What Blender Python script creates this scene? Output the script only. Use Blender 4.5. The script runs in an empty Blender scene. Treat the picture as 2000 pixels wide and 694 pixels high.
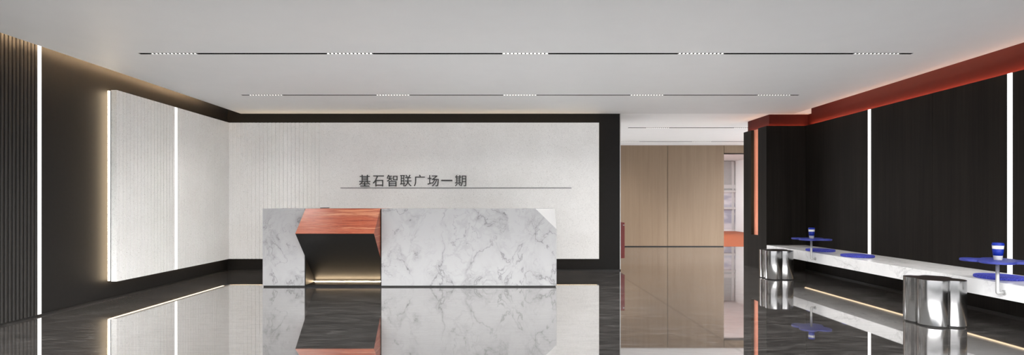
import bpy, bmesh, math, random
from mathutils import Vector, Matrix
random.seed(4)
C = bpy.context.scene.collection

# ------------------------------------------------------------------ materials
def new_mat(name):
    m = bpy.data.materials.new(name); m.use_nodes = True
    nt = m.node_tree; nt.nodes.clear()
    out = nt.nodes.new('ShaderNodeOutputMaterial')
    return m, nt, out

def L(nt, a, b): nt.links.new(a, b)

def coords(nt, scale=(1, 1, 1), rot=(0, 0, 0)):
    t = nt.nodes.new('ShaderNodeTexCoord'); mp = nt.nodes.new('ShaderNodeMapping')
    mp.inputs['Scale'].default_value = scale; mp.inputs['Rotation'].default_value = rot
    L(nt, t.outputs['Object'], mp.inputs['Vector'])
    return mp.outputs['Vector']

def noise(nt, vec, scale, detail=3, rough=.5, dist=0.0):
    n = nt.nodes.new('ShaderNodeTexNoise')
    n.inputs['Scale'].default_value = scale; n.inputs['Detail'].default_value = detail
    n.inputs['Roughness'].default_value = rough; n.inputs['Distortion'].default_value = dist
    L(nt, vec, n.inputs['Vector'])
    return n.outputs['Fac']

def ramp(nt, fac, stops, interp='LINEAR'):
    r = nt.nodes.new('ShaderNodeValToRGB'); r.color_ramp.interpolation = interp
    e = r.color_ramp.elements
    while len(e) < len(stops): e.new(.5)
    for el, (p, c) in zip(e, stops):
        el.position = p
        el.color = (c[0], c[1], c[2], 1) if isinstance(c, (tuple, list)) else (c, c, c, 1)
    L(nt, fac, r.inputs['Fac'])
    return r.outputs['Color']

def math_(nt, op, a, b=None, c=None):
    n = nt.nodes.new('ShaderNodeMath'); n.operation = op
    for i, v in enumerate((a, b, c)):
        if v is None: continue
        if isinstance(v, (int, float)): n.inputs[i].default_value = v
        else: L(nt, v, n.inputs[i])
    return n.outputs[0]

def mix(nt, fac, a, b, mode='MIX'):
    n = nt.nodes.new('ShaderNodeMix'); n.data_type = 'RGBA'; n.blend_type = mode
    for sock, v in ((n.inputs['Factor'], fac), (n.inputs['A'], a), (n.inputs['B'], b)):
        if isinstance(v, (int, float)): sock.default_value = v if sock.type == 'VALUE' else (v, v, v, 1)
        elif isinstance(v, tuple): sock.default_value = (v[0], v[1], v[2], 1)
        else: L(nt, v, sock)
    return n.outputs['Result']

def principled(nt, out, col, rough=.5, metal=0., spec=.5):
    p = nt.nodes.new('ShaderNodeBsdfPrincipled')
    if isinstance(col, tuple): p.inputs['Base Color'].default_value = (*col, 1)
    else: L(nt, col, p.inputs['Base Color'])
    if isinstance(rough, (int, float)): p.inputs['Roughness'].default_value = rough
    else: L(nt, rough, p.inputs['Roughness'])
    p.inputs['Metallic'].default_value = metal
    p.inputs['Specular IOR Level'].default_value = spec
    L(nt, p.outputs['BSDF'], out.inputs['Surface'])
    return p

def bump(nt, p, h, strength=.2, dist=.01):
    b = nt.nodes.new('ShaderNodeBump'); b.inputs['Strength'].default_value = strength
    b.inputs['Distance'].default_value = dist
    L(nt, h, b.inputs['Height']); L(nt, b.outputs['Normal'], p.inputs['Normal'])

def flat(name, col, rough=.5, metal=0., spec=.5, var=.06, vscale=30):
    """paint / plastic / metal with a faint procedural unevenness"""
    m, nt, out = new_mat(name)
    n = noise(nt, coords(nt), vscale, 3)
    lo = tuple(c * (1 - var) for c in col); hi = tuple(min(1, c * (1 + var)) for c in col)
    principled(nt, out, ramp(nt, n, [(.3, lo), (.7, hi)]), rough, metal, spec)
    return m

def emit(name, col, strength):
    m, nt, out = new_mat(name)
    e = nt.nodes.new('ShaderNodeEmission'); e.inputs['Color'].default_value = (*col, 1)
    e.inputs['Strength'].default_value = strength
    L(nt, e.outputs[0], out.inputs['Surface'])
    return m

def marble(name, base=(.80, .80, .81), s=1.0, amount=1.0):
    m, nt, out = new_mat(name)
    v = coords(nt, (s, s, s * .8), (0, math.radians(22), 0))
    warp = nt.nodes.new('ShaderNodeTexNoise'); warp.inputs['Scale'].default_value = 1.7; warp.inputs['Detail'].default_value = 4
    L(nt, v, warp.inputs['Vector'])
    vm = nt.nodes.new('ShaderNodeVectorMath'); vm.operation = 'MULTIPLY_ADD'
    L(nt, warp.outputs['Color'], vm.inputs[0]); vm.inputs[1].default_value = (.8, .8, .8); L(nt, v, vm.inputs[2])
    w = vm.outputs[0]
    def ridge(scale, width, detail=5):
        n = noise(nt, w, scale, detail, .55)
        d = math_(nt, 'ABSOLUTE', math_(nt, 'SUBTRACT', n, .5))
        return ramp(nt, d, [(0, 1.), (width, 0.)], 'EASE')
    patch = ramp(nt, noise(nt, v, 1.3, 3, .55), [(.40, 0.), (.62, 1.)])
    patch2 = ramp(nt, noise(nt, v, 2.3, 3, .5), [(.38, 0.), (.56, 1.)])
    a = math_(nt, 'MULTIPLY', ridge(1.15, .012, 6), patch2)
    b = math_(nt, 'MULTIPLY', ridge(2.1, .010, 6), patch)
    c = math_(nt, 'MULTIPLY', ridge(1.15, .085, 6), patch)
    d = math_(nt, 'MULTIPLY', ridge(3.4, .06, 6), patch)
    f = math_(nt, 'ADD', math_(nt, 'MULTIPLY', a, .50), math_(nt, 'MULTIPLY', b, .38))
    f = math_(nt, 'ADD', f, math_(nt, 'MULTIPLY', c, .26))
    f = math_(nt, 'ADD', f, math_(nt, 'MULTIPLY', d, .16))
    f = math_(nt, 'MINIMUM', math_(nt, 'MULTIPLY', f, amount), .8)
    col = mix(nt, f, base, (.15, .15, .155))
    principled(nt, out, col, .22, 0, .4)
    return m

def concrete():
    m, nt, out = new_mat('speckled white concrete')
    v = coords(nt)
    cloud = ramp(nt, noise(nt, v, 1.6, 4), [(.3, (.83, .82, .80)), (.7, (.89, .885, .87))])
    fine = ramp(nt, noise(nt, v, 90, 3, .7), [(.35, .92), (.65, 1.06)])
    col = mix(nt, 1., cloud, fine, 'MULTIPLY')
    vo = nt.nodes.new('ShaderNodeTexVoronoi'); vo.inputs['Scale'].default_value = 42
    L(nt, v, vo.inputs['Vector'])
    spot = ramp(nt, vo.outputs['Distance'], [(.10, 1.), (.19, 0.)])
    gate = ramp(nt, noise(nt, v, 13, 2), [(.48, 0.), (.54, 1.)])
    vo2 = nt.nodes.new('ShaderNodeTexVoronoi'); vo2.inputs['Scale'].default_value = 85
    L(nt, v, vo2.inputs['Vector'])
    spot2 = math_(nt, 'MULTIPLY', ramp(nt, vo2.outputs['Distance'], [(.14, 1.), (.24, 0.)]), .6)
    gate2 = ramp(nt, noise(nt, v, 9, 2), [(.48, 0.), (.56, 1.)])
    f = math_(nt, 'MAXIMUM', math_(nt, 'MULTIPLY', spot, gate), math_(nt, 'MULTIPLY', spot2, gate2))
    col = mix(nt, math_(nt, 'MULTIPLY', f, .72), col, (.30, .28, .25))
    p = principled(nt, out, col, .85, 0, .2)
    bump(nt, p, noise(nt, v, 60, 4, .65), .25, .004)
    return m

def travertine():
    m, nt, out = new_mat('red travertine')
    v = coords(nt, (1., 1., 1.))
    warp = noise(nt, coords(nt, (2., 2., 5.)), 1.5, 4)
    sep = nt.nodes.new('ShaderNodeSeparateXYZ'); L(nt, v, sep.inputs[0])
    z = math_(nt, 'ADD', math_(nt, 'MULTIPLY', sep.outputs['Z'], 1.), math_(nt, 'MULTIPLY', warp, .022))
    cmb = nt.nodes.new('ShaderNodeCombineXYZ')
    L(nt, math_(nt, 'MULTIPLY', sep.outputs['X'], .035), cmb.inputs['X']); L(nt, z, cmb.inputs['Z'])
    n1 = noise(nt, cmb.outputs[0], 21, 6, .62)
    col = ramp(nt, n1, [(.37, (.17, .022, .008)), (.45, (.29, .057, .022)), (.50, (.37, .098, .046)), (.54, (.22, .034, .012)), (.61, (.46, .185, .10))])
    n2 = noise(nt, coords(nt, (1., 1., 3.2)), 26, 5, .7)
    col = mix(nt, ramp(nt, n2, [(.52, 0.), (.75, .4)]), col, (.30, .14, .085))
    p = principled(nt, out, col, .4, 0, .35)
    return m

def wood(name, c1, c2, rough=.5, s=9, spec=.35, sx=1., sy=1.):
    m, nt, out = new_mat(name)
    v = coords(nt, (sx, sy, .035))
    a = noise(nt, v, s, 4, .6, .3); b = noise(nt, coords(nt, (sx, sy, .02)), s * 9, 3, .6)
    f = math_(nt, 'ADD', math_(nt, 'MULTIPLY', a, .55), math_(nt, 'MULTIPLY', b, .45))
    principled(nt, out, ramp(nt, f, [(.36, c1), (.64, c2)]), rough, 0, spec)
    return m

def floor_stone():
    m, nt, out = new_mat('polished dark grey marble floor')
    v = coords(nt, (1., 1.0, 1.))
    # long thin streaks running across the room, waving a little
    wv = noise(nt, v, .9, 3)
    sep = nt.nodes.new('ShaderNodeSeparateXYZ'); L(nt, v, sep.inputs[0])
    cmb = nt.nodes.new('ShaderNodeCombineXYZ')
    L(nt, math_(nt, 'MULTIPLY', sep.outputs['X'], .22), cmb.inputs['X'])
    L(nt, math_(nt, 'ADD', sep.outputs['Y'], math_(nt, 'MULTIPLY', wv, .9)), cmb.inputs['Y'])
    n1 = noise(nt, cmb.outputs[0], 7, 6, .65)
    n2 = noise(nt, cmb.outputs[0], 2.2, 4, .6)
    fv = nt.nodes.new('ShaderNodeCombineXYZ')
    L(nt, math_(nt, 'MULTIPLY', sep.outputs['X'], .13), fv.inputs['X'])
    L(nt, math_(nt, 'ADD', sep.outputs['Y'], math_(nt, 'MULTIPLY', wv, .28)), fv.inputs['Y'])
    n3 = noise(nt, fv.outputs[0], 32, 6, .7)
    f3 = math_(nt, 'ADD', math_(nt, 'MULTIPLY', n1, .3), math_(nt, 'MULTIPLY', n2, .2))
    col = ramp(nt, math_(nt, 'ADD', f3, math_(nt, 'MULTIPLY', n3, .5)),
               [(.36, (.058, .054, .051)), (.50, (.115, .107, .101)), (.64, (.27, .255, .243))])
    r = noise(nt, cmb.outputs[0], 4.2, 7, .6)
    line = ramp(nt, math_(nt, 'ABSOLUTE', math_(nt, 'SUBTRACT', r, .5)), [(0, 1.), (.010, 0.)])
    gate = ramp(nt, noise(nt, v, 1.4, 2), [(.5, 0.), (.62, 1.)])
    col = mix(nt, math_(nt, 'MULTIPLY', math_(nt, 'MULTIPLY', line, gate), .55), col, (.55, .53, .50))
    # hairline joints between the slabs, every 2.4 m across the room
    fr = math_(nt, 'FRACT', math_(nt, 'DIVIDE', math_(nt, 'ADD', sep.outputs['X'], 7.2 * 3 - 1.9 + 3.6), 7.2))
    j = ramp(nt, math_(nt, 'ABSOLUTE', math_(nt, 'SUBTRACT', fr, .5)), [(.0002, 1.), (.0005, 0.)])
    col = mix(nt, math_(nt, 'MULTIPLY', j, .4), col, (.02, .02, .02))
    d = nt.nodes.new('ShaderNodeBsdfDiffuse'); L(nt, col, d.inputs['Color'])
    g = nt.nodes.new('ShaderNodeBsdfGlossy'); g.inputs['Roughness'].default_value = .025
    g.inputs['Color'].default_value = (.96, .955, .95, 1)
    ms = nt.nodes.new('ShaderNodeMixShader')
    fac = math_(nt, 'SUBTRACT', .81, math_(nt, 'MULTIPLY', j, .12))
    fac = math_(nt, 'SUBTRACT', fac, math_(nt, 'MULTIPLY', ramp(nt, n3, [(.42, 0.), (.68, 1.)]), .10))
    L(nt, fac, ms.inputs['Fac']); L(nt, d.outputs[0], ms.inputs[1]); L(nt, g.outputs[0], ms.inputs[2])
    L(nt, ms.outputs[0], out.inputs['Surface'])
    return m

WARM = (1.0, .70, .40)
M = {}
M['floor'] = floor_stone()
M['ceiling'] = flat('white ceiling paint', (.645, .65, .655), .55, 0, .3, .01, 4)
M['paving'] = flat('added grey paving', (.12, .12, .12), .8, 0, .2, .08, 3)  # toned to hold down bounce light on the ceiling
M['ceiling_corr'] = flat('corridor lit ceiling paint', (.76, .765, .77), .5, 0, .3, .01, 4)  # ceiling paint lifted lighter, standing in for the corridor's brighter light
M['dark'] = flat('dark bronze wall panel', (.0150, .0142, .0135), .55, 0, .10, .05, 25)
M['flute'] = flat('dark bronze fluting', (.024, .0225, .021), .5, 0, .2, .05, 25)
M['black'] = flat('matt black metal', (.0055, .0055, .0055), .5, 0, .2, .1)
M['trap'] = flat('light trap black', (.0009, .0009, .0009), 1., 0, 0.)
M['skirt'] = flat('black skirting', (.012, .0115, .011), .5, 0, .3)
M['veneer'] = wood('black wood veneer', (.0092, .0078, .0068), (.0178, .0152, .0130), .55, 6, .07)
M['red'] = flat('brick red paint', (.072, .0086, .0058), .6, 0, .15, .03, 10)
M['orange'] = flat('salmon orange panel', (.66, .26, .17), .5, 0, .3, .03)
M['oak'] = wood('light brown oak veneer', (.20, .138, .089), (.232, .167, .112), .42, 7, .35)
M['concrete'] = concrete()
M['marble'] = marble('white marble with grey veins', (.39, .39, .395), 1.45, 1.2)
M['bench_marble'] = marble('bench white marble', (.83, .83, .83), 1.4, .55)
M['facet'] = flat('smooth white stone', (.60, .60, .60), .3, 0, .4, .01)
M['travertine'] = travertine()
M['chrome'] = flat('polished steel', (.36, .36, .36), .20, 1.0, .5, .02)
M['stool_top'] = wood('dark brown wood', (.014, .010, .009), (.026, .019, .016), .35, 12)
M['letter'] = flat('dark grey letter metal', (.035, .034, .032), .4, .0, .4)
M['blue_felt'] = None
M['blue'] = flat('satin blue lacquer', (.030, .040, .225), .45, 0, .35, .04)
M['cup_blue'] = flat('royal blue paper', (.003, .019, .25), .5, 0, .3, .03)
M['cup_white'] = flat('white paper cup', (.58, .58, .565), .6, 0, .3, .02)
M['grey_steel'] = flat('satin grey steel', (.48, .48, .47), .38, .35, .5, .04)
M['led_white'] = emit('white light strip', (1., .985, .96), 2.2)
M['led_warm'] = emit('warm light strip', WARM, 9)
M['led_edge'] = emit('warm edge light strip', (1., .78, .54), 4.0)
M['led_top'] = emit('warm top edge light strip', (1., .78, .54), 11.0)
M['led_side'] = emit('warm side light strip', (1., .78, .52), 26.0)
M['led_bench'] = emit('warm under bench light strip', (1., .74, .48), 1.5)
M['led_desk'] = emit('warm desk light strip', (1., .74, .46), 130)
M['led_cove'] = emit('warm cove light strip', (1., .66, .36), 310)
M['led_cove_red'] = emit('warm red cove light strip', (1., .66, .36), 24)
M['led_ledge'] = emit('warm ledge light strip', (1., .50, .30), 30.0)
M['led_ledge_pillar'] = emit('warm pillar ledge light strip', (1., .50, .30), 16.0)
M['led_slot'] = emit('warm slot light strip', (1., .72, .46), 22)
M['cell'] = emit('louvre light cell', (1., .98, .94), 1.7)  # glow stands in for lamplight on the reflector plate
M['white_wall'] = flat('white wall paint', (.80, .80, .80), .5, 0, .3, .01)
M['blind'] = flat('grey roller blind', (.44, .45, .45), .6, 0, .3, .05, 3)
M['orange_floor'] = flat('glossy orange floor', (.30, .072, .022), .5, 0, .1, .03)
M['cabinet_red'] = flat('red lacquer', (.24, .030, .026), .4, 0, .4, .03)

def felt():
    m, nt, out = new_mat('blue felt')
    v = coords(nt); n = noise(nt, v, 110, 3, .8)
    p = principled(nt, out, ramp(nt, n, [(.38, (.016, .022, .22)), (.62, (.10, .115, .60))]), .9, 0, .2)
    bump(nt, p, n, .5, .004)
    return m
M['blue_felt'] = felt()

def pane_mat():
    m, nt, out = new_mat('hazy window pane')
    v = coords(nt, (.3, .3, 1.))
    n = noise(nt, v, 2.6, 2)
    principled(nt, out, ramp(nt, n, [(.36, (.40, .41, .50)), (.48, (.66, .66, .70)), (.7, (.78, .78, .80))]), .2, 0, .5)
    return m
M['pane'] = pane_mat()

# ------------------------------------------------------------------ mesh helpers
def box(bm, x0, x1, y0, y1, z0, z1, bev=0, mi=0):
    b2 = bmesh.new()
    vs = [b2.verts.new((x, y, z)) for x in (x0, x1) for y in (y0, y1) for z in (z0, z1)]
    for f in ((0, 1, 3, 2), (4, 6, 7, 5), (0, 4, 5, 1), (2, 3, 7, 6), (0, 2, 6, 4), (1, 5, 7, 3)):
        b2.faces.new([vs[i] for i in f])
    bmesh.ops.recalc_face_normals(b2, faces=b2.faces)
    if bev: bmesh.ops.bevel(b2, geom=list(b2.edges), offset=bev, segments=2, affect='EDGES', profile=.5)
    for f in b2.faces: f.material_index = mi
    join(bm, b2)

def join(bm, b2):
    me = bpy.data.meshes.new('t'); b2.to_mesh(me); b2.free(); bm.from_mesh(me); bpy.data.meshes.remove(me)

def prism(bm, pts, axis, a, b, mi=0, smooth=False, bev=0):
    """polygon pts swept along axis ('x','y','z') from a to b"""
    b2 = bmesh.new()
    def P(p, t):
        return {'x': (t, p[0], p[1]), 'y': (p[0], t, p[1]), 'z': (p[0], p[1], t)}[axis]
    lo = [b2.verts.new(P(p, a)) for p in pts]; hi = [b2.verts.new(P(p, b)) for p in pts]
    n = len(pts)
    b2.faces.new(lo); b2.faces.new(hi)
    for i in range(n):
        f = b2.faces.new((lo[i], lo[(i + 1) % n], hi[(i + 1) % n], hi[i])); f.smooth = smooth
    bmesh.ops.recalc_face_normals(b2, faces=b2.faces)
    if bev:
        caps = [e for e in b2.edges if abs(sum((1 if v in lo else -1) for v in e.verts)) == 2]
        bmesh.ops.bevel(b2, geom=caps, offset=bev, segments=2, affect='EDGES', profile=.5)
    for f in b2.faces: f.material_index = mi
    join(bm, b2)

def lathe(bm, prof, n=40, mi=0, smooth=True):
    b2 = bmesh.new(); rings = []
    for r, z in prof:
        rings.append([b2.verts.new((r * math.cos(2 * math.pi * i / n), r * math.sin(2 * math.pi * i / n), z)) for i in range(n)])
    for a, b in zip(rings, rings[1:]):
        for i in range(n):
            f = b2.faces.new((a[i], a[(i + 1) % n], b[(i + 1) % n], b[i])); f.smooth = smooth
    b2.faces.new(rings[0][::-1]); b2.faces.new(rings[-1])
    bmesh.ops.recalc_face_normals(b2, faces=b2.faces)
    for f in b2.faces: f.material_index = mi
    join(bm, b2)

def tube(bm, pts, r, n=16):
    """round tube along a polyline with mitred joints"""
    pts = [Vector(p) for p in pts]; b2 = bmesh.new(); rings = []
    for i, p in enumerate(pts):
        d0 = (p - pts[i - 1]).normalized() if i else (pts[1] - p).normalized()
        d1 = (pts[i + 1] - p).normalized() if i < len(pts) - 1 else d0
        t = (d0 + d1).normalized(); k = 1 / max(.4, t.dot(d0))
        u = Vector((0, 1, 0)) if abs(t.y) < .9 else Vector((1, 0, 0))
        u = (u - t * u.dot(t)).normalized(); w = t.cross(u)
        rings.append([b2.verts.new(p + u * r * math.cos(2 * math.pi * j / n) + w * r * k * math.sin(2 * math.pi * j / n)) for j in range(n)])
    for a, b in zip(rings, rings[1:]):
        for j in range(n):
            f = b2.faces.new((a[j], a[(j + 1) % n], b[(j + 1) % n], b[j])); f.smooth = True
    b2.faces.new(rings[0][::-1]); b2.faces.new(rings[-1])
    bmesh.ops.recalc_face_normals(b2, faces=b2.faces)
    join(bm, b2)

def obj(name, bm, mats, parent=None, origin=None):
    me = bpy.data.meshes.new(name)
    if origin is not None: bmesh.ops.translate(bm, verts=bm.verts, vec=-Vector(origin))
    bm.to_mesh(me); bm.free()
    for m in (mats if isinstance(mats, list) else [mats]): me.materials.append(M[m])
    o = bpy.data.objects.new(name, me); C.objects.link(o)
    if origin is not None: o.location = origin
    if parent: o.parent = parent
    return o

def tag(o, label, cat, group=None):
    o['label'] = label; o['category'] = cat; o['kind'] = 'thing'
    if group: o['group'] = group
    return o

def thing(name, label, cat, loc=(0, 0, 0), group=None):
    o = bpy.data.objects.new(name, None); C.objects.link(o); o.location = loc
    o.empty_display_size = .1
    return tag(o, label, cat, group)

def struct(name, bm, mats, label, cat, parent=None):
    o = obj(name, bm, mats, parent); o['kind'] = 'structure'
    if not parent: o['label'] = label; o['category'] = cat
    return o

def B(*a, **k):
    bm = bmesh.new(); box(bm, *a, **k); return bm

# ------------------------------------------------------------------ key measures (m; camera at the origin, 1.2 m up, looking along +Y)
EYE = 1.2
XL, XR, YB = -4.95, 5.33, 9.10          # left wall, right wall, back wall
CZ = 2.79                               # ceiling
CXL, CXR = -4.71, 5.12                  # ceiling edges (coves beyond)
Y0 = 3.0                                # walls and ceiling cut short here, out of view, to let sky light in
def at(px, py, Y): return ((px - 988) * Y / 1000, Y, EYE - (py - 397) * Y / 1000)

# ------------------------------------------------------------------ the setting
struct('ground', B(-60, 60, -60, 2.98, -.2, -.002), 'paving', 'added grey paving unseen in front of the lobby, tones its bounce light', 'ground')  # ground added out of view, for grey stool reflections and less bounce
struct('floor', B(-8, 14, 2.98, 24, -.2, 0), 'floor', 'polished dark grey marble floor mirroring the lobby', 'floor')

HW = .024                                # half width of the ceiling slots
SLOTS = [(-3.898, 4.322, 5.445), (-3.889, 4.311, 7.536)]
SLOTS_C = [(2.586, 6.8, 10.82), (2.586, 6.8, 13.25)]
def slotted(bm, x0, x1, y0, y1, z0, z1, slots):
    y = y0
    for a, b, Y in slots:
        box(bm, x0, x1, y, Y - HW, z0, z1)
        box(bm, x0, a, Y - HW, Y + HW, z0, z1); box(bm, b, x1, Y - HW, Y + HW, z0, z1)
        y = Y + HW
    box(bm, x0, x1, y, y1, z0, z1)
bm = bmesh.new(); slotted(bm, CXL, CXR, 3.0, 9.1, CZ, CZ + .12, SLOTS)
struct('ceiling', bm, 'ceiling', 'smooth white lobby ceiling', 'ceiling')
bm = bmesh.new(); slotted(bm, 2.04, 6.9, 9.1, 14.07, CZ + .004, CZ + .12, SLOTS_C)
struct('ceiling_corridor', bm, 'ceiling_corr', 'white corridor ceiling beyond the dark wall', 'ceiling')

bm = bmesh.new(); box(bm, XL - .2, XL, Y0, 10.2, 0, 3.15)
struct('wall_left', bm, 'dark', 'dark bronze left wall', 'wall')
bm = bmesh.new(); box(bm, XL, 2.038, YB, 10.2, 0, 2.789); box(bm, XL, 2.038, YB + .02, 10.2, 2.789, 3.15)
struct('wall_back', bm, 'dark', 'dark back wall behind the reception desk', 'wall')
bm = bmesh.new(); box(bm, XL - .2, CXL + .4, 3.0, 9.12, 3.15, 3.2)
struct('trim_1', bm, 'ceiling', 'lid of the left ceiling cove', 'trim')
bm = bmesh.new(); box(bm, XL, XL + .012, Y0, YB, 0, .020)
struct('baseboard_left', bm, 'skirt', 'thin black skirting along the left wall', 'baseboard')
bm = bmesh.new(); box(bm, XL + .012, 2.038, YB - .012, YB, 0, .022)
struct('baseboard_back', bm, 'skirt', 'thin black skirting along the back wall', 'baseboard')
# thin light grey metal edge that closes the end of the dark back wall
bm = bmesh.new(); box(bm, 2.026, 2.040, YB - .004, YB, .022, 2.788)
struct('trim_2', bm, 'grey_steel', 'slim grey metal edge at the end of the dark wall', 'trim')

# right wall: black veneer with a ledge at its top, red upper wall set back .1 m
bm = bmesh.new()
for y0, y1 in ((Y0, 4.30), (4.303, 6.398), (6.401, 9.1)):
    box(bm, XR, XR + .10, y0, y1, 0, 2.575)
struct('wall_right', bm, 'veneer', 'black wood veneer wall above the marble bench', 'wall')
bm = bmesh.new(); box(bm, XR + .10, XR + .3, Y0, 10.01, 0, 3.15)
box(bm, 4.732, XR + .10, 9.2, 10.01, 2.4, 2.788); box(bm, 4.732, XR + .10, 9.2, 10.01, 2.788, 3.15)
struct('wall_right_upper', bm, 'red', 'brick red wall band above the black veneer', 'wall')
bm = bmesh.new(); box(bm, CXR - .4, XR + .3, 3.0, 9.22, 3.15, 3.2)
struct('trim_3', bm, 'ceiling', 'lid of the right ceiling cove', 'trim')
bm = bmesh.new(); box(bm, XR - .012, XR, Y0, YB - .001, 0, .02)
struct('baseboard_right', bm, 'skirt', 'thin black skirting under the bench', 'baseboard')
# black pillar: two slabs with an upright slot between them on the side facing the lobby
bm = bmesh.new()
box(bm, 4.632, XR + .10, 9.10, 9.20, 0, 2.575)                      # front
box(bm, 4.632, 4.732, 9.20, 9.407, 0, 2.575)                        # side, near slab
box(bm, 4.632, 4.732, 9.407, 9.664, 0, .606)                        # under the slot
box(bm, 4.632, 4.732, 9.664, 9.974, 0, 2.575)                       # side, far slab
box(bm, 4.735, XR + .1, 9.2, 9.974, 0, 2.4)
struct('pillar', bm, 'veneer', 'black clad pillar with an upright glowing slot', 'pillar')
bm = bmesh.new(); box(bm, 4.684, 4.732, 9.407, 9.664, .606, 2.575)
struct('trim_4', bm, 'orange', 'salmon orange back of the pillar slot', 'trim')

# corridor end wall of oak boards, with the doorway
YW = 14.07
bm = bmesh.new()
for x0, x1 in ((1.2, 3.1), (3.112, 4.440), (4.452, 5.992)):
    box(bm, x0, x1, YW, YW + .04, .022, CZ)
box(bm, 6.004, 7.0, YW, YW + .04, 2.575, CZ)
box(bm, 5.985, 5.998, YW + .02, YW + .2, 0, 2.56)
box(bm, 1.2, 5.985, YW + .04, YW + .2, 0, CZ, mi=1); box(bm, 5.985, 7.0, YW + .04, YW + .2, 2.56, CZ, mi=1)
struct('wall_corridor', bm, ['oak', 'black'], 'light brown oak panelled wall at the corridor end', 'wall')
bm = bmesh.new(); box(bm, 1.2, 5.985, YW + .005, YW + .04, 0, .022)
struct('baseboard_corridor', bm, 'skirt', 'black skirting under the oak wall', 'baseboard')
bm = bmesh.new(); box(bm, 6.0, 7.0, YW + .01, YW + .2, 2.556, 2.575)
struct('door_1', bm, 'black', 'dark head frame of the corridor doorway', 'door')
# room beyond the doorway
YR = 21.8
bm = bmesh.new(); box(bm, 5.9, 9.77, YW + .05, YR, .0, .004)
struct('floor_far_room', bm, 'orange_floor', 'glossy orange floor of the far room', 'floor')
bm = bmesh.new(); box(bm, 9.77, 9.9, YW + .2, YR + .2, 0, 3.0)
struct('wall_far_room_right', bm, 'white_wall', 'white side wall of the far room', 'wall')
bm = bmesh.new(); box(bm, 3.0, 9.77, YR, YR + .2, 0, .08); box(bm, 3.0, 9.77, YR + .1, YR + .2, .08, 3.0)
struct('wall_far_room_back', bm, 'white_wall', 'white back wall of the far room', 'wall')
bm = bmesh.new(); box(bm, 3.0, 9.9, YW + .2, YR + .2, 3.0, 3.1)
struct('ceiling_far_room', bm, 'ceiling', 'white ceiling of the far room', 'ceiling')
# its window wall: bars, blinds above, hazy panes below
w1 = B(5.0, 9.77, YR - .02, YR + .08, 1.82, 1.98)
win = struct('window_1', w1, 'facet', 'gridded window at the end of the far room', 'window')
bm = bmesh.new()
z2, z3 = EYE + .023 * YR, EYE - .010 * YR
for zz in (z2, z3): box(bm, 5.0, 9.77, YR - .05, YR + .06, zz - .045, zz + .045)
for xx in (9.66, 8.2, 6.9): box(bm, xx - .05, xx + .05, YR - .03, YR + .06, .08, 2.98)
struct('window_frame', bm, 'facet', '', '', win)
bm = bmesh.new(); box(bm, 5.0, 9.77, YR + .01, YR + .05, z2, 2.98)
struct('roller_blind', bm, 'blind', '', '', win)
bm = bmesh.new(); box(bm, 5.0, 9.77, YR + .01, YR + .05, .08, z2)
struct('pane', bm, 'pane', '', '', win)

# ------------------------------------------------------------------ fluted panel on the left wall
bm = bmesh.new(); pts = []
y, pitch = 3.0 + .004, .0405
pts.append((XL, y))
while y < 5.394 - pitch + .001:
    pts += [(XL + .004, y), (XL + .004, y + .007)]
    for k in range(7):
        a = math.pi * k / 6
        pts.append((XL + .006 + .020 * math.sin(a) ** .6, y + .007 + (pitch - .007) * (1 - math.cos(a)) / 2))
    y += pitch
pts.append((XL, y))
prism(bm, pts, 'z', .021, 3.1)
o = obj('fluted_cladding', bm, 'flute')
tag(o, 'dark vertically ribbed panel at the far left of the lobby', 'wall panel')

# upright white light strips
def strip(name, x0, x1, y0, y1, z0, z1, label):
    o = obj(name, B(x0, x1, y0, y1, z0, z1), 'led_white')
    return tag(o, label, 'light strip', 'upright white light strips')
strip('light_strip', XL - .0, XL + .010, 5.394, 5.446, .021, 2.95, 'white upright light strip on the dark left wall beside the ribbed panel')
strip('light_strip', -4.812, -4.799, 7.424, 7.478, .233, 2.594, 'white upright light strip set in the speckled concrete panel')
strip('light_strip', XR - .006, XR + .004, 7.476, 7.530, .455, 2.574, 'white upright light strip on black wall, rising behind the middle blue seat pad')
strip('light_strip', XR - .006, XR + .004, 5.386, 5.437, .455, 2.574, 'white upright light strip on black wall, behind the nearest side table and cup')

# ------------------------------------------------------------------ the two speckled panels
PZ0, PZ1 = .231, 2.596
def groove_line(start, end, pitch, depth_f, width=.013):
    """front profile between start and end with grooves; returns (t, depth) pairs"""
    out = [(start, 0)]; t = start + pitch * .55
    while t < end - width:
        d = depth_f(t)
        if d > .0008:
            out += [(t, 0), (t + width * .25, d), (t + width * .75, d), (t + width, 0)]
        t += pitch
    out.append((end, 0)); return out

panL = thing('concrete_cladding', 'white speckled ribbed concrete panel along the left wall', 'wall panel', (-4.87, 7.6, PZ0), 'speckled concrete wall panels')
def under(parent, name, bm, mats):
    bmesh.ops.translate(bm, verts=bm.verts, vec=-Vector(parent.location))
    return obj(name, bm, mats, parent)
fl = lambda t: .012 * max(.0, min(1, (7.424 - t) / .25 + .4)) if t < 7.42 else 0
prof = groove_line(6.316, 7.424, .0635, fl, .010) + [(7.424, .012), (7.478, .012), (7.478, 0)]
prof += [p for p in groove_line(7.478, 8.88, .0635, lambda t: .004 if t < 8.6 else 0, .007)]
pts = [(-4.80 - d, t) for t, d in prof] + [(-4.87, 8.88), (-4.87, 6.316)]
bm = bmesh.new(); prism(bm, pts, 'z', PZ0, PZ1)
under(panL, 'slab', bm, 'concrete')
bm = bmesh.new(); box(bm, -4.884, -4.87, 6.318, 8.94, PZ0 + .004, PZ1 - .004)
for yy in (6.5, 7.3, 8.1, 8.8): box(bm, XL, -4.884, yy, yy + .05, PZ0 + .1, PZ1 - .1)
under(panL, 'backing_frame', bm, 'black')
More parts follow.
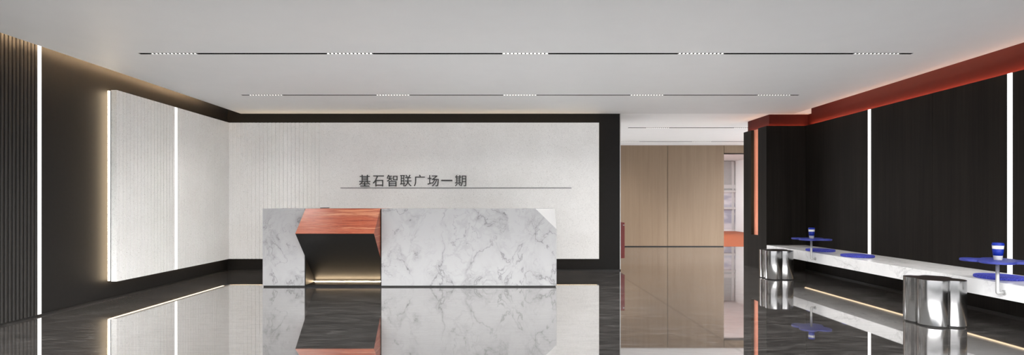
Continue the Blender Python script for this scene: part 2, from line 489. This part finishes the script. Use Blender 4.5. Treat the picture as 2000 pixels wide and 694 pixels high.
# back lights of the left panel
bm = bmesh.new(); box(bm, -4.914, -4.886, 6.319, 6.400, PZ0 + .01, PZ1 - .01)
under(panL, 'light_strip', bm, 'led_side')
bm = bmesh.new(); box(bm, -4.925, -4.890, 6.345, 8.9, PZ0 + .004, PZ0 + .012)
under(panL, 'light_strip', bm, 'led_edge')

panB = thing('concrete_cladding', 'white speckled concrete panel behind the desk carrying the lettering', 'wall panel', (-1.6, 8.95, PZ0), 'speckled concrete wall panels')
fb = lambda x: .015 if x > -4.35 else .015 * max(.12, (x + 4.85) / .5)
prof = groove_line(-4.80, -3.185, .069, fb, .024) + [(1.616, 0)]
pts = [(t, 8.88 + d) for t, d in prof] + [(1.616, 8.95), (-4.87, 8.95), (-4.87, 8.88)]
bm = bmesh.new(); prism(bm, pts, 'z', PZ0, PZ1)
under(panB, 'slab', bm, 'concrete')
bm = bmesh.new(); box(bm, -4.86, 1.606, 8.951, 8.966, PZ0 + .006, PZ1 - .006)
for xx in (-4.6, -3, -1.4, .2, 1.45): box(bm, xx, xx + .05, 8.966, YB, PZ0 + .1, PZ1 - .1)
under(panB, 'backing_frame', bm, 'black')
bm = bmesh.new(); box(bm, -4.85, 1.6, 8.975, 9.0, PZ0 + .004, PZ0 + .012); under(panB, 'light_strip', bm, 'led_edge')
bm = bmesh.new(); box(bm, -4.85, 1.6, 8.975, 9.0, PZ1 - .014, PZ1 - .006); under(panB, 'light_strip', bm, 'led_top')
bm = bmesh.new(); box(bm, 1.592, 1.600, 8.975, 9.0, PZ0 + .014, PZ1 - .014); under(panB, 'light_strip', bm, 'led_edge')

# cove strips, lying on the edge of the ceiling slab and on the ledge of the black cladding
o = obj('cove_light', B(CXL + .02, CXL + .05, 2.6, 8.35, CZ + .12, CZ + .135), 'led_cove')
tag(o, 'warm strip hidden in the cove above the dark left wall', 'light strip', 'cove light strips')
o = obj('cove_light', B(CXR - .05, CXR - .02, 2.6, 8.6, CZ + .12, CZ + .135), 'led_cove_red')
tag(o, 'warm strip hidden in the cove above the red wall band', 'light strip', 'cove light strips')
bm = bmesh.new()
box(bm, XR + .055, XR + .075, 2.6, 9.09, 2.5751, 2.581)
o = obj('ledge_light', bm, 'led_ledge')
tag(o, 'warm strip on top of the black wall cladding glowing onto the red band', 'light strip', 'ledge light strips')
bm = bmesh.new()
prism(bm, [(4.70, 9.17), (XR + .05, 9.17), (XR + .05, 9.185), (4.715, 9.185), (4.715, 9.95), (4.70, 9.95)], 'z', 2.5751, 2.578)
o = obj('ledge_light', bm, 'led_ledge_pillar')
tag(o, 'warm strip on top of the black pillar cladding glowing onto the red band', 'light strip', 'ledge light strips')
o = obj('slot_light', B(4.640, 4.672, 9.4071, 9.412, .65, 2.5), 'led_slot')
tag(o, 'warm upright strip inside the slot of the black pillar', 'light strip')

# ------------------------------------------------------------------ linear ceiling lights
def linear_light(x0, x1, Y, mods, label):
    t = thing('linear_ceiling_light', label, 'ceiling light', ((x0 + x1) / 2, Y, CZ), 'linear ceiling lights')
    w = HW - .0005
    bm = bmesh.new()                                   # black trough let into the ceiling
    box(bm, x0, x1, Y - w, Y + w, CZ + .036, CZ + .046)
    box(bm, x0, x1, Y - w, Y - w + .002, CZ + .0005, CZ + .036); box(bm, x0, x1, Y + w - .002, Y + w, CZ + .0005, CZ + .036)
    box(bm, x0, x0 + .002, Y - w, Y + w, CZ + .0005, CZ + .036); box(bm, x1 - .002, x1, Y - w, Y + w, CZ + .0005, CZ + .036)
    under(t, 'channel', bm, 'trap')
    for mx in mods:                                    # a module: cross blades, bright reflector behind, its lamplight put in as emission
        bm = bmesh.new(); p = .495 / 12
        c0, c1, c2 = Y - w + .002, Y - w + .004, Y + w - .005   # comb: a rail with thirteen blades
        pts = [(mx - .0065, c0)]
        for i in range(13): pts += [(mx + p * i - .0065, c1), (mx + p * i - .0065, c2), (mx + p * i + .0065, c2), (mx + p * i + .0065, c1)]
        pts += [(mx + .5015, c0)]
        prism(bm, pts, 'z', CZ + .001, CZ + .016)
        lm = under(t, 'louvre', bm, 'trap')
        bm = bmesh.new(); box(bm, mx, mx + .495, Y + w - .005, Y + w - .002, CZ + .001, CZ + .034)
        bmesh.ops.translate(bm, verts=bm.verts, vec=-Vector(t.location))
        obj('reflector', bm, 'cell', lm)
    return t
m0 = [-3.784 + 1.872 * i for i in range(5)]
linear_light(-3.898, 4.322, 5.445, m0, 'longest looking thin black linear ceiling light, nearest of the two over the lobby')
linear_light(-3.889, 4.311, 7.536, m0, 'thin black linear ceiling light nearer the back wall, second row over the lobby')
m1 = [2.965 + 1.86 * i for i in range(2)]
linear_light(2.586, 6.8, 10.82, m1, 'nearer thin linear light in the corridor ceiling beyond the dark wall')
linear_light(2.586, 6.8, 13.25, m1, 'farther thin linear light in the corridor ceiling, just before the oak wall')

# ------------------------------------------------------------------ reception desk
D0, D1, DZ = 7.317, 7.99, 1.12
desk = thing('reception_desk', 'long white marble reception desk with orange stone counter', 'desk', (-1.4, D0, 0))
bm = B(-3.476, -2.876, D0, D1, .019, DZ, bev=.002); under(desk, 'left_block', bm, 'marble')
# right block with its front top right corner cut off
bm = bmesh.new(); box(bm, -1.778, .724, D0, D1, .019, DZ)
a, b, c = Vector((.424, D0, DZ)), Vector((.724, D0, .827)), Vector((.724, 7.58, DZ))
n = (b - a).cross(c - a).normalized()
if n.dot(Vector((.724, D0, DZ)) - a) < 0: n = -n
r = bmesh.ops.bisect_plane(bm, geom=bm.verts[:] + bm.edges[:] + bm.faces[:], plane_co=a, plane_no=n, clear_outer=True)
ed = [e for e in r['geom_cut'] if isinstance(e, bmesh.types.BMEdge)]
nf = bmesh.ops.holes_fill(bm, edges=ed)['faces']
for f in nf: f.material_index = 1
bmesh.ops.recalc_face_normals(bm, faces=bm.faces)
under(desk, 'right_block', bm, ['marble', 'facet'])
bm = bmesh.new(); box(bm, -3.466, -2.876, D0 + .008, D1, 0, .019); box(bm, -1.778, .714, D0 + .008, D1, 0, .019)
under(desk, 'plinth', bm, 'skirt')
# orange wedge leaning out of the desk front
A_, E_ = (6.96, .786), (7.64, .096)
bm = bmesh.new()
prism(bm, [A_, (7.317, DZ), (7.95, DZ), (7.95, E_[1]), E_], 'x', -2.862, -1.793)
o = under(desk, 'counter', bm, 'travertine'); o['label'] = 'orange red banded stone counter'
# black underside plate and recess lining
nx, nz = -(A_[1] - E_[1]), -(E_[0] - A_[0]); ln = math.hypot(nx, nz); nx, nz = nx / ln * .004, nz / ln * .004
bm = bmesh.new()
prism(bm, [(A_[0] + .003, A_[1] - .003), (E_[0], E_[1]), (7.70, .035), (7.70 + nx, .035 + nz), (E_[0] + nx, E_[1] + nz), (A_[0] + .003 + nx, A_[1] - .003 + nz)], 'x', -2.861, -1.794)
o = under(desk, 'underside', bm, 'black'); o['label'] = 'black sloping underside of the counter'
bm = bmesh.new()
box(bm, -2.876, -2.863, D0 + .003, 7.9, 0, DZ - .004); box(bm, -1.792, -1.778, D0 + .003, 7.9, 0, DZ - .004)  # right strip fills the desk's shadow gap with black, standing in for its shade
box(bm, -2.863, -1.792, D0 + .012, 7.69, 0, .026)
under(desk, 'recess_lining_and_gap', bm, 'black')
bm = B(-2.858, -1.797, 7.652, 7.660, .0265, .0315); under(desk, 'light_strip', bm, 'led_desk')
tb = obj('tablet', B(-2.80, -2.72, 7.72, 7.9, DZ, DZ + .010, bev=.002), 'black', origin=(-2.76, 7.8, DZ))
tag(tb, 'small flat black tablet lying on the desk top behind the orange counter', 'tablet')

# ------------------------------------------------------------------ wall lettering
sign = thing('wall_lettering', 'dark grey Chinese lettering and long rule mounted on the back panel', 'sign', (-1.6, 8.88, 1.46))
def glyph(ch, bx, weight=0.0):
    cu = bpy.data.curves.new('character', 'FONT'); cu.body = ch; cu.size = 1; cu.extrude = .02; cu.offset = weight
    tmp = bpy.data.objects.new('character', cu); C.objects.link(tmp)
    bpy.context.view_layer.update()
    dg = bpy.context.evaluated_depsgraph_get()
    me = bpy.data.meshes.new_from_object(tmp.evaluated_get(dg))
    bpy.data.objects.remove(tmp); bpy.data.curves.remove(cu)
    xs = [v.co.x for v in me.vertices]; ys = [v.co.y for v in me.vertices]; zs = [v.co.z for v in me.vertices]
    X0, _, Z1 = at(680 + bx[0] / 7.143, 320 + bx[2] / 7.143, 8.88); X1, _, Z0 = at(680 + bx[1] / 7.143, 320 + bx[3] / 7.143, 8.88)
    x0, x1, y0, y1, z0, z1 = min(xs), max(xs), min(ys), max(ys), min(zs), max(zs)
    for v in me.vertices:
        u, w, d = (v.co.x - x0) / (x1 - x0), (v.co.y - y0) / (y1 - y0), (v.co.z - z0) / (z1 - z0)
        v.co = Vector((X0 + u * (X1 - X0), 8.88 - .015 * d, Z0 + w * (Z1 - Z0))) - Vector(sign.location)
    me.materials.clear(); me.materials.append(M['letter'])
    me.name = 'character'
    o = bpy.data.objects.new('character', me); C.objects.link(o); o.parent = sign
    return o
for ch, bx in (('基', (155, 312, 155, 318)), ('石', (345, 500, 165, 318)), ('智', (540, 690, 155, 318)), ('联', (725, 885, 155, 318)),
               ('广', (918, 1072, 155, 316)), ('场', (1108, 1265, 160, 316)), ('一', (1300, 1455, 225, 243)), ('期', (1490, 1648, 160, 316))):
    glyph(ch, bx, 0.0)
xa, _, za = at(665, 367.4, 8.88); xb = at(1116, 367, 8.88)[0]
bm = B(xa, xb, 8.872, 8.88, za - .0045, za + .0045); under(sign, 'rule_line', bm, 'letter')

# ------------------------------------------------------------------ bench, pads, side tables, cups, stools
BX, BZ0, BZ1 = 4.635, .302, .453
bench = thing('bench', 'long white marble bench floating along the black wall', 'bench', (4.98, 5, BZ0))
bm = B(BX, XR - .001, 3.2, YB - .001, BZ0, BZ1, bev=.003); under(bench, 'slab', bm, 'bench_marble')
bm = B(XR - .03, XR - .012, 3.3, YB - .02, BZ0 - .012, BZ0); under(bench, 'light_strip', bm, 'led_bench')

bm = bmesh.new()
R = .2; prof = [(R - .006, 0), (R, .006), (R, .022), (R - .006, .028)]
lathe(bm, prof, 72)
pad0 = obj('seat_pad', bm, 'blue_felt')
pads = [(4.895, 7.97, 'round blue felt seat pad beneath the far side table, by the pillar'),
        (4.895, 7.13, 'round blue felt seat pad in the middle, with no side table over it'),
        (4.904, 5.08, 'round blue felt seat pad nearest the camera, cut by the right frame edge')]
for i, (x, y, lab) in enumerate(pads):
    o = pad0 if i == 0 else pad0.copy()
    if i: C.objects.link(o)
    o.location = (x, y, BZ1); tag(o, lab, 'seat pad', 'blue seat pads on the bench')

def quatrefoil(a, r, n=18, fillet=None):
    """outline of four overlapping discs on the corners of a square of half side a"""
    pts = []
    for q, (sx, sy) in enumerate(((1, 1), (-1, 1), (-1, -1), (1, -1))):
        base = math.radians(45 + 90 * q)
        half = math.pi * .75 - (math.acos(min(1, a / r)) if r > a else 0)
        for k in range(n + 1):
            t = base - half + 2 * half * k / n
            pts.append((sx * a + r * math.cos(t), sy * a + r * math.sin(t)))
    return pts

def soft_blob(a, r, it=6, n=18):
    """quatrefoil with rounded notches"""
    p = quatrefoil(a, r, n); m = len(p)
    # even resample
    tot = [0]
    for i in range(m): tot.append(tot[-1] + math.dist(p[i], p[(i + 1) % m]))
    N = 128; q = []
    for k in range(N):
        s = tot[-1] * k / N; i = max(j for j in range(m) if tot[j] <= s)
        f = (s - tot[i]) / max(1e-9, tot[i + 1] - tot[i]); b = p[(i + 1) % m]
        q.append((p[i][0] + (b[0] - p[i][0]) * f, p[i][1] + (b[1] - p[i][1]) * f))
    for _ in range(it):
        q = [((q[i - 1][0] + 2 * q[i][0] + q[(i + 1) % N][0]) / 4, (q[i - 1][1] + 2 * q[i][1] + q[(i + 1) % N][1]) / 4) for i in range(N)]
    return q

def copy_tree(o, parent=None):
    c = o.copy(); C.objects.link(c)
    if parent: c.parent = parent
    for ch in list(o.children): copy_tree(ch, c)
    return c

# side table: post standing off the bench front on an elbow
PX, PZ = 4.570, .366
tab0 = thing('side_table', '', 'side table', (PX, 7.66, PZ))
bm = bmesh.new(); prism(bm, [(PX + x, 7.66 + y) for x, y in soft_blob(.104, .124, 6)], 'z', .650, .672, bev=.004)
under(tab0, 'tabletop', bm, 'blue')
bm = bmesh.new(); tube(bm, [(PX, 7.66, .650), (PX, 7.66, PZ + .004), (PX + .004, 7.66, PZ), (BX - .008, 7.66, PZ)], .0145, 20)
under(tab0, 'post', bm, 'grey_steel')
bm = bmesh.new(); lathe(bm, [(.021, 0), (.024, .002), (.024, .008), (.022, .010)], 28)
bmesh.ops.rotate(bm, verts=bm.verts, cent=(0, 0, 0), matrix=Matrix.Rotation(-math.pi / 2, 3, 'Y'))
bmesh.ops.translate(bm, verts=bm.verts, vec=(BX, 7.66, PZ)); under(tab0, 'flange', bm, 'grey_steel')
tab1 = copy_tree(tab0); tab1.location.y = 4.759
tag(tab0, 'far small blue lobed side table on grey post, near the pillar', 'side table', 'blue side tables clamped to the bench')
tag(tab1, 'near small blue lobed side table on grey post, at right frame edge', 'side table', 'blue side tables clamped to the bench')

# cup with sleeve and lid
cup0 = thing('coffee_cup', '', 'cup', (4.574, 7.66, .672))
def rad(z): return .0305 + (.0425 - .0305) * z / .135
bm = bmesh.new(); lathe(bm, [(.028, 0), (rad(0), .002), (rad(.135), .135), (.04, .137)], 48); obj('cup_body', bm, 'cup_white', cup0)
bm = bmesh.new(); lathe(bm, [(rad(.040), .040), (rad(.040) + .0012, .0405), (rad(.102) + .0012, .1015), (rad(.102), .102)], 48); obj('sleeve', bm, 'cup_blue', cup0)
bm = bmesh.new(); lathe(bm, [(.043, .134), (.0450, .136), (.0450, .143), (.0425, .146), (.0415, .156), (.039, .1585), (.034, .1588), (.033, .157)], 48); obj('lid', bm, 'cup_blue', cup0)
cup1 = copy_tree(cup0); cup1.location.y = 4.759
tag(cup0, 'blue and white paper cup with blue lid on the far side table', 'cup', 'paper cups on the side tables')
tag(cup1, 'blue and white paper cup with blue lid on the near side table', 'cup', 'paper cups on the side tables')

# clover stools
st0 = thing('stool', '', 'stool', (4.275, 5.112, 0))
sa, sr = .085, .127
outl = soft_blob(sa, sr, 2, 24)
def loop_scaled(k): return [(x * k, y * k) for x, y in outl]
bm = bmesh.new()
# mirror body with a thin raised rim round the top
def ring(z, k): return [bm.verts.new((x * k, y * k, z)) for x, y in outl]
rs = [ring(.012, .985), ring(.016, 1.0), ring(.449, 1.0), ring(.451, .998), ring(.451, .975), ring(.446, .972)]
for q, (a1, b1) in enumerate(zip(rs, rs[1:])):
    for i in range(len(outl)):
        f = bm.faces.new((a1[i], a1[(i + 1) % len(outl)], b1[(i + 1) % len(outl)], b1[i])); f.smooth = (q == 1)
bm.faces.new(rs[0][::-1]); bm.faces.new(rs[-1])
bmesh.ops.recalc_face_normals(bm, faces=bm.faces)
obj('body', bm, 'chrome', st0)
bm = bmesh.new(); prism(bm, loop_scaled(.970), 'z', .446, .4495); obj('seat_top', bm, 'stool_top', st0)
bm = bmesh.new(); prism(bm, loop_scaled(.93), 'z', 0, .012); obj('plinth', bm, 'skirt', st0)
st1 = copy_tree(st0); st1.location = (4.306, 8.159, 0)
tag(st0, 'polished steel clover shaped stool nearest the camera, in front of the bench', 'stool', 'polished steel clover stools')
tag(st1, 'polished steel clover shaped stool farther back, by the black pillar', 'stool', 'polished steel clover stools')

# red box on the end of the dark wall
cab = thing('wall_cabinet', 'narrow red box fixed to the end of the dark back wall', 'cabinet', (2.14, 9.9, .155))
bm = B(2.038, 2.246, 9.68, 10.15, .155, .832, bev=.003); under(cab, 'body', bm, 'cabinet_red')
bm = B(2.246, 2.252, 9.70, 10.13, .175, .812, bev=.002); d = under(cab, 'door', bm, 'cabinet_red')
bm = B(2.215, 2.24, 9.676, 9.68, .775, .79); under(cab, 'latch', bm, 'grey_steel')

# ------------------------------------------------------------------ light
w = bpy.data.worlds.new('overcast daylight'); bpy.context.scene.world = w; w.use_nodes = True
nt = w.node_tree; nt.nodes.clear()
wo = nt.nodes.new('ShaderNodeOutputWorld'); bg = nt.nodes.new('ShaderNodeBackground')
tc = nt.nodes.new('ShaderNodeTexCoord'); sp = nt.nodes.new('ShaderNodeSeparateXYZ'); nt.links.new(tc.outputs['Generated'], sp.inputs[0])
nt.links.new(ramp(nt, sp.outputs['Z'], [(0., (.40, .40, .41)), (.34, (.50, .50, .51)), (.42, (2.6, 2.6, 2.6)), (.60, (2.6, 2.6, 2.6)), (.70, (.20, .21, .23)), (1., (.06, .07, .08))]), bg.inputs['Color'])
bg.inputs['Strength'].default_value = 4.8
nt.links.new(bg.outputs[0], wo.inputs['Surface'])

LAMP = 40
def area(name, loc, size, energy, col, rot=(0, 0, 0)):
    l = bpy.data.lights.new(name, 'AREA'); l.shape = 'RECTANGLE'; l.size, l.size_y = size; l.energy = energy; l.color = col
    o = bpy.data.objects.new(name, l); C.objects.link(o); o.location = loc; o.rotation_euler = rot
    return o
for i in range(5):
    for Y in (5.445, 7.536):
        area('module_lamp', (m0[i] + .2475, Y, CZ + .020), (.49, .034), LAMP, (1, .97, .93))
for i in range(2):
    for Y in (10.82, 13.25):
        area('module_lamp', (m1[i] + .2475, Y, CZ + .020), (.49, .034), LAMP * .15, (1, .97, .93))
area('far_room_fill', (6.45, 19.3, 2.98), (.9, 3.4), 175, (.92, .98, 1))  # added fill light, out of view, brightens the room beyond the doorway

# ------------------------------------------------------------------ camera and view
cam = bpy.data.cameras.new('camera'); co = bpy.data.objects.new('camera', cam); C.objects.link(co)
cam.sensor_width = 36; cam.lens = 18
co.location = (0, 0, EYE); co.rotation_euler = (math.pi / 2, 0, 0)
cam.shift_x = 12 / 2000; cam.shift_y = 50 / 2000
cam.clip_start = .05; cam.clip_end = 200
sc = bpy.context.scene; sc.camera = co
vs = sc.view_settings; vs.view_transform = 'Standard'; vs.look = 'None'; vs.gamma = 1; vs.use_curve_mapping = False
vs.exposure = 0.0
sc.cycles.use_denoising = True
sc.cycles.max_bounces = 10; sc.cycles.diffuse_bounces = 5; sc.cycles.glossy_bounces = 6
sc.cycles.sample_clamp_indirect = 6
